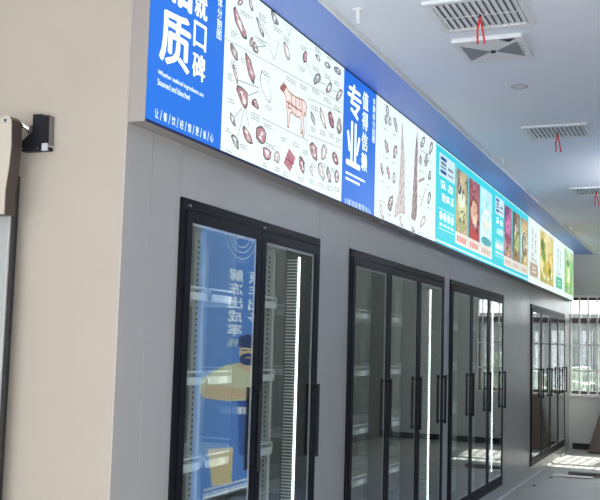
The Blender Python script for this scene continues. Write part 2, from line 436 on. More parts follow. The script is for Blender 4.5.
def ell(u, v, ru, rv, n=16, rot=0.0, jit=0.0):
    r = []
    for i in range(n):
        t = 2 * math.pi * i / n; k = 1 + random.uniform(-jit, jit)
        a, b = math.cos(t) * ru * k, math.sin(t) * rv * k
        r.append((u + a * math.cos(rot) - b * math.sin(rot), v + a * math.sin(rot) + b * math.cos(rot)))
    return r
def stroke(p, q, w_):
    dx, dy = q[0] - p[0], q[1] - p[1]; L = math.hypot(dx, dy) or 1; nx, ny = -dy / L * w_ / 2, dx / L * w_ / 2
    return [(p[0] + nx, p[1] + ny), (p[0] - nx, p[1] - ny), (q[0] - nx, q[1] - ny), (q[0] + nx, q[1] + ny)]
def path(pts, w_): return [stroke(pts[i], pts[i + 1], w_) for i in range(len(pts) - 1)]

def strokes(cells, w_, seed):
    """brush marks for lettering too small to read in the photograph: cells are (u0, u1, v0, v1)"""
    rg = random.Random(seed); out = []
    for u0, u1, v0, v1 in cells:
        for k in range(3):
            a = v0 + (v1 - v0) * (.2 + .3 * k) + rg.uniform(-.04, .04) * (v1 - v0)
            out.append(stroke((u0 + (u1 - u0) * rg.uniform(.02, .3), a), (u0 + (u1 - u0) * rg.uniform(.7, .98), a + rg.uniform(-.08, .12) * (v1 - v0)), w_))
        for k in range(2):
            a = u0 + (u1 - u0) * (.3 + .4 * k) + rg.uniform(-.08, .08) * (u1 - u0)
            out.append(stroke((a, v0 + (v1 - v0) * rg.uniform(.6, 1.0)), (a + rg.uniform(-.15, .15) * (u1 - u0), v0 + (v1 - v0) * rg.uniform(0, .3)), w_ * 1.5))
    return out
def cells(u0, u1, v0, v1, nu, nv, gap=.12):
    du, dv = (u1 - u0) / nu, (v1 - v0) / nv
    return [(u0 + du * (i + gap / 2), u0 + du * (i + 1 - gap / 2), v0 + dv * (j + gap / 2), v0 + dv * (j + 1 - gap / 2)) for i in range(nu) for j in range(nv)]
C_white = lit('sign_white', (0.87, 0.975, 0.945), 0.92, True)
C_blue = lit('sign_blue', (0.020, 0.18, 0.76), 0.90, True)
C_cyan = lit('sign_turquoise', (0.045, 0.66, 0.74), 0.95, True)
C_text = lit('sign_text_white', (0.90, 1.0, 1.0), 1.0)
C_ink = lit('sign_ink', (0.13, 0.10, 0.11), 0.8)
C_grey = lit('sign_grey_text', (0.26, 0.28, 0.29), 0.85)
C_pink = lit('sign_meat_pink', (0.52, 0.22, 0.25), 0.9)
C_red = lit('sign_meat_red', (0.36, 0.07, 0.11), 0.9)
C_pale = lit('sign_meat_pale', (0.74, 0.66, 0.65), 1.0)
C_brown = lit('sign_meat_brown', (0.36, 0.25, 0.24), 1.0)
C_cow = lit('sign_cow_line', (0.35, 0.14, 0.11), 1.0)
C_cream = lit('sign_cream', (0.86, 0.76, 0.66), 1.0)
C_navy = lit('sign_navy', (0.03, 0.06, 0.30), 1.0)

def sign_panel(i, label, face):
    root = empty('light_box_panel', (SX, SY[i], S0)); tag(root, label, 'sign', 'lit sign panels above the fridges')
    mb = MB().box(0.058, SX, SY[i] + .0015, SY[i + 1] - .0015, S0 + .003, S1 - .001)
    mb.v = [tuple(Vector(v) - Vector((SX, SY[i], S0))) for v in mb.v]
    mb.build('face', face, root)
    def part(name, d, m):
        q = MB().box(*d); q.v = [tuple(Vector(v) - Vector((SX, SY[i], S0))) for v in q.v]; q.build(name, m, root)
    a, b = SY[i], SY[i + 1] - .0005
    part('housing', (0.0005, 0.058, a, b, S0 + .002, S1 - .001), M_cab)
    part('bottom_edge', (0.0005, SX + .002, a, b, S0 - .003, S0 + .002), M_cab)
    part('front_lip', (SX + .0002, SX + .004, a, b, S0 - .003, S0 + .007), mat('navy_lip', (0.01, 0.015, 0.10), 0.4))
    part('top_edge', (0.0005, SX + .003, a, b, S1 - .001, S1 + .003), M_black)
    if i == 0: part('end_cap', (0.0005, SX, a - .002, a, S0 - .003, S1 + .003), M_cab)
    if i == 7: part('end_cap', (0.0005, SX, b, b + .002, S0 - .003, S1 + .003), M_cab)
    return Print(root, Vector((SX, SY[i], S0)), 1, SX)
def vcol(text, u0, u1, ztop, pitch, fill=0.92): return [(c, u0, u1, ztop - pitch * (k + 1) + pitch * (1 - fill) / 2, ztop - pitch * k - pitch * (1 - fill) / 2) for k, c in enumerate(text)]
def hrow(text, u0, u1, v0, v1, fill=0.86):
    n = len(text); p = (u1 - u0) / n; r = []
    for k, c in enumerate(text):
        if c == ' ': continue
        g = p * (1 - fill) / 2
        if c == '/': r.append((c, u0 + p * k + p * .3, u0 + p * (k + 1) - p * .3, v0 - .003, v1 + .003))
        else: r.append((c, u0 + p * k + g, u0 + p * (k + 1) - g, v0, v1))
    return r

# -- panel 1, blue
P = sign_panel(0, 'blue lit sign with large white characters and small English lines, nearest the camera', C_blue)
t = px(162.4, 2, 0, SX); b_ = px(189, 77, 0, SX); L0 = px(159.5, 40, 0, SX).y; R0 = px(190.5, 48, 0, SX).y
H = t.z - b_.z
P.glyphs('large_lettering', [('质', L0, R0, b_.z, t.z), ('品', L0, R0, t.z + .02, t.z + .02 + H)], C_text, 1, .035)
k0, k1 = px(193, 45, 0, SX).y, px(206, 50, 0, SX).y
zk = px(199, 20, 0, SX).z; pk = (zk - px(199, 83, 0, SX).z) / 2
P.glyphs('column_lettering', vcol('就口碑', k0, k1, zk + pk, pk, .88), C_text, 1, .035)
zb = px(219.5, 40.5, 0, SX).z; pv = zb - px(219.5, 51.5, 0, SX).z
u0, u1 = px(216.8, 30, 0, SX).y, px(221.5, 30, 0, SX).y
P.glyphs('side_lettering', vcol('牛胴体分割图', u0, u1, zb + 6 * pv, pv), C_text, 1, .015)
e0, e1 = sp(158, 70), sp(203.4, 97)
lh = .020
P.glyphs('small_lettering', [('Whether seafood ingredients are', e0[0], e1[0], e0[1] - lh, e0[1] + .004), ('Steamed and blanched', e0[0], px(190, 90, 0, SX).y, e0[1] - .034 - lh, e0[1] - .034 + .004)], C_text, 1, .015)
q0, q1 = sp(154.5, 110), sp(213.5, 138)
P.glyphs('slogan_lettering', hrow('让/餐/饮/经/营/更/省/心', q0[0], q1[0], q0[1] - .026, q0[1] + .008), C_text, 1, .012)

# -- panel 2, white beef chart
def lines(P, name, specs, m, lay=1):
    polys = []
    for (x, y, n, L) in specs:
        u, v = sp(x, y); s = (px(x + 1, y, 0, SX) - px(x, y, 0, SX)).length; sv = (px(x, y, 0, SX) - px(x, y + 1, 0, SX)).length
        for k in range(n):
            ln = L * s * random.uniform(.6, 1.0); vv = v - k * 2.6 * sv
            w0 = 0
            while w0 < ln:      # broken into word-like dashes
                w1 = min(ln, w0 + s * random.uniform(.8, 2.4)); polys.append(rect(u + w0, u + w1, vv - .5 * sv, vv + .5 * sv)); w0 = w1 + .4 * s
    tag(P.polys(name, polys, m, lay), kind='stuff')
C_fl = {}
def flesh_mat(m, x):
    """marbled version of a print colour"""
    if m is C_white: return C_white
    k = (m.name, int(x) % 3)
    if k not in C_fl:
        c = m.node_tree.nodes['Principled BSDF'].inputs['Emission Color'].default_value[:3]
        C_fl[k] = lit_photo('marbled_%s_%d' % k, [tuple(v * .45 for v in c), c, tuple(.45 + .5 * v for v in c)], 26 + 7 * k[1], .9)
    return C_fl[k]
def meat(P, specs):
    """each cut is its own print: a dark outline, a marbled body and a pale streak of fat"""
    for (x, y, wp, hp, rot, m) in specs:
        sh = random.uniform(-.35, .35); n = 12
        base = []
        for k in range(n):
            t = 2 * math.pi * k / n; r_ = 1 + random.uniform(-.18, .18)
            b = math.sin(t) * r_; base.append((math.cos(t) * r_ * (1 + sh * b), b))
        rr = math.radians(rot * 1.1)
        def tr(p, k, du=0):
            a, b = (p[0] * k + du) * wp / 2 * 1.12, p[1] * k * hp / 2 * 1.12
            dx, dy = a * math.cos(rr) - b * math.sin(rr), a * math.sin(rr) + b * math.cos(rr)
            return sp(x + dx, y - dy + dx * .55)
        o = P.polys('meat_cut', [[tr(p, 1.0) for p in base]], C_ink, 1)
        P.polys('flesh', [[tr(p, .84 if m is not C_white else .92) for p in base]], flesh_mat(m, x), 2).parent = o
        P.polys('fat', [[tr((p[0] * .2, p[1] * .55), 1, random.uniform(-.35, .35)) for p in base]], lit('sign_fat', (.90, .90, .86), .95), 3).parent = o
P = sign_panel(1, 'white lit beef chart with a cow in the middle and meat cuts around it', C_white)
cow = [(43, 95), (30, 80), (35, 65), (52, 50), (57, 35), (66, 50), (80, 66), (95, 100), (120, 125), (160, 150), (195, 163), (210, 172), (222, 185), (228, 205), (232, 225), (228, 262), (222, 300),
       (218, 262), (214, 290), (212, 330), (216, 390), (214, 450), (205, 455), (203, 400), (196, 432), (188, 425), (192, 380), (192, 320), (180, 300), (160, 300), (140, 280), (115, 262), (108, 275), (104, 320), (98, 360), (98, 380), (86, 376), (88, 340), (88, 290), (84, 250), (78, 215), (78, 170), (68, 130), (55, 105)]
cpt = [sp(276 + a / 7.69, 78 + b / 7.69) for a, b in cow]
C_cowfill = lit('sign_cow_fill', (0.88, 0.74, 0.70), 1.0)
P.polys('cow_body', [cpt], C_cowfill, 1)
P.polys('cow_outline', path(cpt + cpt[:1], .0065), C_cow, 2)
head = [(43, 95), (30, 80), (35, 65), (52, 50), (57, 35), (66, 50), (80, 70), (60, 108)]
P.polys('cow_head', [[sp(276 + a / 7.69, 78 + b / 7.69) for a, b in head]], C_cow, 3)
seg = [((116, 125), (122, 260)), ((150, 147), (152, 285)), ((195, 165), (200, 300)), ((80, 180), (130, 215)), ((130, 215), (200, 262)), ((100, 175), (88, 225)), ((88, 225), (110, 235)), ((175, 155), (178, 220))]
P.polys('cow_cut_line', [stroke(sp(276 + a[0] / 7.69, 78 + a[1] / 7.69), sp(276 + b[0] / 7.69, 78 + b[1] / 7.69), .008) for a, b in seg], C_cow, 4)
G, K, R_, B_ = C_pale, C_grey, C_red, C_brown
meat(P, [(240.3, 2, 4, 9, -25, C_brown), (250.7, 4, 3, 12, 12, C_brown), (239, 22, 7, 27, 20, C_pink), (274.5, 18, 5, 12, 18, K), (260, 27, 3.5, 18, 20, K), (251.5, 42, 4, 9, -10, B_), (255.5, 48, 5, 10, 10, B_),
         (287, 52, 5, 14, 15, G), (234, 52.5, 6, 14, 22, B_), (250, 68, 6.5, 25, 14, C_pink), (235.5, 74.4, 3, 15, 15, B_), (243.2, 98, 9, 19, 12, C_pink), (255.2, 103.4, 6, 9, 5, C_red), (266, 89, 9, 26, 14, C_white),
         (232.5, 119, 4, 11, 15, K), (235, 141, 6, 12, 18, K), (246.8, 134, 7, 15, 22, C_pink), (261, 136, 9, 17, -3, C_pink), (267, 153.6, 8, 12, 0, C_pink), (276.7, 156.7, 5, 11, -8, G), (302, 166, 5, 15, 6, C_red),
         (304.7, 57, 4, 11, -8, C_red), (318, 58, 4, 6, 30, K), (327, 65, 5, 6, 20, K), (337.7, 71, 6, 7, 0, K), (316.8, 79, 5, 12, -20, K), (329, 88, 4, 12, -14, K), (339, 95, 4, 13, -18, K),
         (313, 119, 3, 11, 18, K), (322.7, 118, 4.5, 16, 14, G), (331, 119.5, 5.5, 13, 6, C_red), (339, 125.5, 4.5, 14, -4, B_), (313.6, 151.5, 7, 16, 6, C_pink), (324, 152.8, 5, 15, -10, G), (335, 158, 5.5, 12, 5, C_red),
         (311.5, 170.5, 3, 9, 10, G), (321, 171, 5, 15, 12, G), (328.7, 175, 4, 14, 8, B_), (336.5, 176.5, 4.5, 13, -2, B_)])
dia = [sp(289, 148), sp(295.5, 158), sp(290, 172), sp(283.5, 163)]
P.polys('meat_cut', [dia], C_pink, 1)
P.polys('rib_line', [stroke(sp(285, 158), sp(294, 164), .008), stroke(sp(287, 154), sp(292, 168), .006)], C_red, 2)
P.polys('divider_line', [stroke(sp(224, 38), sp(342, 103), .003), stroke(sp(262, 118), sp(308, 141), .003), stroke(sp(308, 98), sp(341, 113), .003), stroke(sp(308, 135), sp(341, 148), .003), stroke(sp(307, 84), sp(306, 190), .003)], C_grey, 1)
tag(P.polys('pointer_line', [stroke(sp(a, b), sp(c, d), .004) for a, b, c, d in [(238, 80, 259, 88), (247, 96, 259, 91), (242, 108, 234, 118), (244, 109, 238, 136), (245.5, 109, 249, 128), (254, 36, 268, 44), (257, 47, 266, 46), (262, 24, 270, 39), (269, 44, 274, 60), (274, 60, 279, 42), (286, 24, 289, 36), (289, 36, 292, 28), (306, 62, 313, 76), (320, 82, 326, 85), (332, 90, 337, 92)]], C_grey, 1), kind='stuff')
lines(P, 'caption_text', [(241, 10, 2, 12), (231, 30, 3, 8), (259, 13, 3, 10), (258, 38, 2, 9), (274, 26, 2, 9), (284, 36, 3, 7), (231, 60, 3, 7), (241, 58, 2, 4), (228, 73, 3, 6), (228, 98, 2, 10), (226, 128, 2, 6), (226, 150, 2, 7), (240, 144, 2, 8), (262, 70, 2, 9), (251, 112, 3, 10), (266, 105, 2, 8), (264, 123, 2, 10), (266, 143, 2, 9), (281, 137, 2, 7), (293, 142, 2, 9), (303, 150, 2, 6), (286, 76, 2, 10), (300, 84, 2, 9), (311, 105, 2, 8), (263, 163, 2, 6), (275, 167, 2, 6), (283, 172, 2, 6), (298, 177, 2, 7), (299, 66, 2, 7), (313, 66, 2, 7), (325, 74, 2, 7), (334, 80, 2, 6), (312, 88, 2, 8), (324, 97, 2, 8), (334, 105, 2, 7), (311, 127, 2, 6), (320, 130, 2, 6), (329, 133, 2, 6), (336, 138, 2, 5), (311, 163, 2, 6), (321, 163, 2, 6), (331, 168, 2, 6), (310, 180, 2, 6), (319, 183, 2, 6), (327, 186, 2, 6), (334, 187, 2, 6), (301, 45, 2, 7), (315, 47, 2, 7), (327, 54, 2, 7)], C_grey, 1)

# -- panel 3, blue
P = sign_panel(2, 'blue lit sign with white vertical characters between two white meat charts', C_blue)
a0, a1 = sp(347.8, 79.3), sp(361, 124)
zq = (px(347, 126, 0, SX), px(359.5, 171.6, 0, SX))
P.glyphs('large_lettering', [('专', a0[0], px(361.5, 100, 0, SX).y, a1[1], a0[1]), ('业', a0[0], px(361.5, 100, 0, SX).y, zq[1].z, a1[1] - .012)], C_text, 1, .035)
zt_, zb_ = px(363, 89, 0, SX).z, px(367, 174, 0, SX).z
P.glyphs('column_lettering', vcol('值得信赖', px(362.3, 110, 0, SX).y, px(368.3, 110, 0, SX).y, zt_, (zt_ - zb_) / 4, .93), C_text, 1, .03)
zt_, zb_ = px(374, 98, 0, SX).z, px(373, 143, 0, SX).z
P.glyphs('side_lettering', vcol('羊胴体分割图', px(372.8, 110, 0, SX).y, px(375.2, 110, 0, SX).y, zt_, (zt_ - zb_) / 6), C_text, 1, .012)
e0 = sp(345.6, 170.5)
bars = []
for z_, ue in ((e0[1] - .008, px(365, 183, 0, SX).y), (e0[1] - .040, px(359.5, 183, 0, SX).y)):
    u = e0[0]
    while u < ue:
        u2 = min(ue, u + random.uniform(.02, .06)); bars.append(rect(u, u2, z_ - .007, z_ + .007)); u = u2 + .008
tag(P.polys('small_lettering', bars, C_text, 1), kind='stuff')
q0, q1 = sp(344.8, 199), sp(370.5, 211)
P.glyphs('slogan_lettering', hrow('让/餐/饮/经/营/更/省/心', q0[0], q1[0], q0[1] - .026, q0[1] + .010), C_text, 1, .012)

# -- panel 4, white chart with two hanging sides
P = sign_panel(3, 'white lit chart with two long hanging carcass sides and small cuts', C_white)
side1 = [(402.2, 122), (403, 135), (404.4, 160), (404.3, 185), (404.3, 205), (405, 214), (402, 212), (398.5, 213), (394.5, 218), (395, 208), (398.4, 195), (400, 170), (401.2, 145)]
side2 = [(417.2, 131), (417.6, 150), (417, 170), (417.2, 195), (416.4, 216), (415, 221), (411, 218), (412, 205), (413.5, 180), (414.5, 160), (416, 142)]
for sd_ in (side1, side2):
    pts = [sp(*q) for q in sd_]
    o = P.polys('carcass_side', [pts], flesh_mat(C_pale, 1) if sd_ is side1 else flesh_mat(C_brown, 2), 1)
    P.polys('outline', path(pts + pts[:1], .007), C_brown, 2).parent = o
    c = sd_
    P.polys('rib_line', [stroke(sp(c[0][0] - .1, c[0][1] + 8 + 11 * k), sp(c[0][0] - 1.0 - .25 * k, c[0][1] + 17 + 11 * k), .008) for k in range(7)], C_ink if sd_ is side2 else C_brown, 3).parent = o
meat(P, [(387.3, 111, 2.8, 10, 0, K), (386, 120, 2.6, 8, 0, K), (390, 121, 2.4, 8, 0, K), (395, 122, 2.6, 9, 8, K), (396.5, 128, 2.4, 8, 0, K), (386.6, 147, 3.2, 11, 10, B_), (395, 152, 3.4, 12, -8, B_), (423, 142, 3.2, 11, -14, K), (431, 148, 2.6, 13, -10, K), (427, 158, 2.6, 9, 0, K),
         (382, 168.6, 2.5, 11, 8, B_), (388.5, 173, 2.6, 11, 4, C_pink), (394, 177.5, 2.8, 11, -4, B_), (390.5, 203, 4.4, 16, -10, B_), (381.7, 212, 3, 12, 10, G), (401, 221, 2.6, 10, 8, G), (420.5, 160, 2.4, 9, 0, B_), (425.7, 162, 2.6, 10, -4, K), (429.7, 175, 2.8, 10, -6, K), (429.2, 198, 2.8, 11, -6, K), (422.7, 221.5, 3.2, 13, -16, G), (413, 229, 3, 5, 0, B_)])
P.polys('meat_cut', [[sp(418.5, 180), sp(424.5, 177), sp(424.5, 180), sp(418.5, 183)], stroke(sp(420, 207), sp(426, 188), .012)], C_brown, 1)
lines(P, 'caption_text', [(384, 104, 1, 6), (384, 128, 1, 5), (393, 134, 1, 5), (383, 156, 1, 6), (392, 162, 1, 5), (380, 180, 1, 5), (387, 186, 1, 5), (379, 200, 1, 7), (381, 222, 1, 4), (387, 214, 1, 5), (399, 228, 1, 5), (421, 150, 1, 5), (428, 160, 1, 4), (419, 170, 1, 5), (427, 184, 1, 5), (419, 196, 1, 3), (427, 207, 1, 5), (419, 232, 1, 6), (411, 234, 1, 5)], C_grey, 1)

# -- food panels
def uof(x): return px(x, 240, 0, SX).y
def vv(fr): return S0 + (S1 - S0) * fr
def food_photo(P, x0, x1, v0, v1, cols, scale, shapes, cap=None):
    u0, u1 = uof(x0), uof(x1)
    key = 'photo_%d_%d' % (int(x0 * 10), int(v0 * 100))
    o = P.polys('food_photo', [rect(u0, u1, vv(v0), vv(v1))], lit_photo(key, cols, scale), 2)
    for j, (cu, cv, ru, rv, col) in enumerate(shapes):
        m = lit('food_%02d%02d%02d' % tuple(int(99 * c) for c in col), col)
        q = P.polys('dish', [ell(u0 + (u1 - u0) * cu, vv(v0 + (v1 - v0) * cv), (u1 - u0) * ru, (S1 - S0) * (v1 - v0) * rv, 18, 0, .05)], m, 3 + j); q.parent = o
    rg = random.Random(int(x0 * 10)); ga = {}
    for j in range(26):
        c = cols[j % len(cols)]; f_ = rg.uniform(.6, 1.5); c = tuple(min(1, v * f_) for v in c)
        cu, cv = rg.uniform(.12, .88), rg.uniform(.08, .92); ru, rv = rg.uniform(.03, .11), rg.uniform(.015, .05)
        ga.setdefault(j % 4, (c, []))[1].append(ell(u0 + (u1 - u0) * cu, vv(v0 + (v1 - v0) * cv), (u1 - u0) * ru, (S1 - S0) * (v1 - v0) * rv, 8, rg.uniform(0, 3), .2))
    for j, (c, pl) in ga.items():
        q = P.polys('garnish', pl, lit('garnish_%d_%d' % (int(x0 * 10), j), c), 9); q.parent = o; tag(q, kind='stuff')
    if cap:
        c = P.polys('caption_box', [rect(u0 - .01, u1 + .01, vv(v0 - .13), vv(v0))], C_cream, 2)
        n = 4; w_ = (u1 - u0) / (n + 1)
        P.polys('caption_text', [rect(u0 + w_ * (k + .6), u0 + w_ * (k + 1.3), vv(v0 - .10), vv(v0 - .035)) for k in range(n)], cap, 3).parent = c
def scribble(P, x0, x1, v0, v1, m):
    """brush-like white lettering of two short rows"""
    u0, u1 = uof(x0), uof(x1); polys = []
    vm = (v0 + v1) / 2
    tag(P.polys('brush_lettering', strokes(cells(u0, u1, vv(vm + .01), vv(v1), 2, 1) + cells(u0 + (u1 - u0) * .12, u1, vv(v0), vv(vm - .01), 3, 1), .012, int(x0)), m, 2), kind='stuff')
def turquoise(i, label, xl, xr, ph):
    P = sign_panel(i, label, C_cyan)
    u0, u1 = SY[i], SY[i + 1]
    P.polys('border_line', [rect(u0 + .02, u1 - .02, vv(.985), vv(.995)), rect(u0 + .02, u1 - .02, vv(.03), vv(.045))], C_text, 1)
    l0, l1 = uof(xl + 1.2), uof(xr)
    C_logo = lit('logo_block', (0.62, 0.82, 0.88))
    P.polys('logo_block', [rect(l0, l1, vv(.70), vv(.925))], C_logo, 1)
    w_ = l1 - l0
    P.polys('logo_mark', [rect(l0 + .08 * w_, l0 + .45 * w_, vv(a), vv(b)) for a, b in ((.865, .90), (.73, .765), (.785, .80))], C_navy, 2)
    P.polys('logo_text', [rect(l0 + .54 * w_, l0 + .9 * w_, vv(a), vv(b)) for a, b in ((.80, .83), (.745, .765))] + [rect(l0 + .1 * w_, l0 + .44 * w_, vv(.815), vv(.85))], C_grey, 2)
    scribble(P, xl + 1.6, xr - .4, .44, .67, C_text)
    for k in range(4):
        cu = l0 + w_ * (.14 + .24 * k)
        o = P.polys('icon', [ell(cu, vv(.30), w_ * .10, .036, 12)], C_text, 2)
        P.polys('icon_text', [rect(cu - w_ * .08, cu + w_ * .08, vv(.20), vv(.225))], C_text, 2).parent = o
    P.polys('rule', [rect(l0, l1, vv(.365), vv(.371)), rect(l0, l1, vv(.165), vv(.171))], C_text, 1)
    for (x0, x1, cols, sc, sh, cap) in ph: food_photo(P, x0, x1, .22, .90, cols, sc, sh, cap)
C_capr = lit('caption_red', (0.62, 0.22, 0.20)); C_capg = lit('caption_grey', (0.50, 0.42, 0.36))
turquoise(4, 'turquoise lit menu sign next to the carcass chart, with three food photos', 437, 454, [
    (455.4, 467.4, [(0.05, .06, .07), (.46, .36, .16), (.62, .52, .28)], 5, [(.5, .33, .46, .30, (.42, .42, .17)), (.5, .42, .36, .20, (.66, .66, .36)), (.45, .55, .30, .14, (.85, .90, .70)), (.25, .70, .16, .10, (.04, .06, .10))], C_capr),
    (468.4, 479.2, [(.10, .02, .03), (.36, .06, .08), (.55, .22, .16)], 5, [(.5, .50, .42, .24, (.28, .10, .07)), (.5, .46, .34, .20, (.70, .46, .30)), (.5, .30, .18, .10, (.80, .66, .50)), (.5, .10, .48, .10, (.46, .05, .05))], C_capr),
    (480.2, 491.6, [(.25, .62, .72), (.60, .90, .95), (.85, 1., 1.)], 3, [(.5, .38, .40, .28, (.90, 1., .98)), (.5, .38, .30, .21, (.55, .72, .66)), (.5, .42, .20, .13, (.86, .86, .70)), (.5, .08, .46, .08, (.06, .34, .36))], C_capg)])
turquoise(5, 'turquoise lit menu sign with purple and green food photos, beside the yellow menu panel', 494, 503.4, [
    (504.2, 511.4, [(.08, .02, .05), (.28, .05, .16), (.55, .20, .35)], 5, [(.5, .62, .34, .18, (.66, .20, .42)), (.5, .14, .42, .14, (.55, .36, .20)), (.45, .36, .26, .12, (.30, .08, .12))], C_capg),
    (512.4, 519.6, [(.05, .03, .03), (.18, .10, .06), (.40, .30, .16)], 5, [(.55, .46, .34, .32, (.66, .66, .52)), (.55, .40, .28, .24, (.42, .55, .12)), (.4, .12, .40, .12, (.38, .22, .10))], C_capg),
    (520.6, 527.4, [(.30, .16, .05), (.62, .45, .18), (.85, .75, .45)], 5, [(.5, .42, .46, .36, (.82, .78, .66)), (.5, .42, .36, .28, (.16, .13, .11)), (.5, .44, .22, .16, (.46, .40, .30))], C_capg)])
def white_menu(i, label, xt0, xt1, xp0, xp1, cols, shapes, tagcol, face):
    P = sign_panel(i, label, face)
    u0, u1 = uof(xt0), uof(xt1)
    w1 = u1 - u0
    tag(P.polys('menu_lettering', strokes(cells(u0, u0 + w1 * .45, vv(.86) - .255, vv(.86), 1, 3) + cells(u0 + w1 * .5, u1, vv(.83) - .255, vv(.83), 1, 3) + cells(u0, u0 + w1 * .5, vv(.50) - .07, vv(.50), 1, 1), .009, i), C_grey, 1), kind='stuff')
    b = P.polys('price_box', [rect(u0 - (u1 - u0) * .2, u1 + (u1 - u0) * .15, vv(.12), vv(.33))], tagcol, 1)
    P.polys('price_text', [rect(u0 + (u1 - u0) * .2, u1 - (u1 - u0) * .2, vv(a), vv(a + .014)) for a in (.19, .25)], C_text, 2).parent = b
    P.polys('caption_text', [rect(u0 + (u1 - u0) * .1 * k * 2, u0 + (u1 - u0) * (.12 + .2 * k), vv(.36), vv(.40)) for k in range(5)], C_grey, 1)
    food_photo(P, xp0, xp1, .10, .94, cols, 2.2, shapes)
white_menu(6, 'white lit menu panel with a yellow fruit photo and brown price box', 531, 537, 540, 553.5, [(.18, .26, .05), (.62, .50, .12), (.86, .78, .40)],
           [(.5, .36, .44, .30, (.88, .82, .50)), (.5, .36, .34, .22, (.66, .50, .10)), (.55, .60, .34, .16, (.78, .66, .26)), (.18, .72, .14, .12, (.10, .20, .05)), (.25, .52, .16, .12, (.22, .34, .08))], lit('price_brown', (.46, .36, .28)), C_white)
C_mint = lit('sign_mint', (0.80, 0.98, 0.90), 1.0, True)
white_menu(7, 'pale mint lit menu panel with green food photo, last before the end wall', 557, 561.6, 564.4, 573.2, [(.10, .30, .10), (.34, .58, .24), (.70, .88, .62)],
           [(.4, .40, .30, .26, (.42, .66, .16)), (.42, .42, .20, .18, (.80, .88, .50)), (.4, .70, .16, .08, (.05, .14, .06)), (.75, .55, .18, .30, (.30, .55, .26))], lit('price_green', (.10, .50, .32)), C_mint)

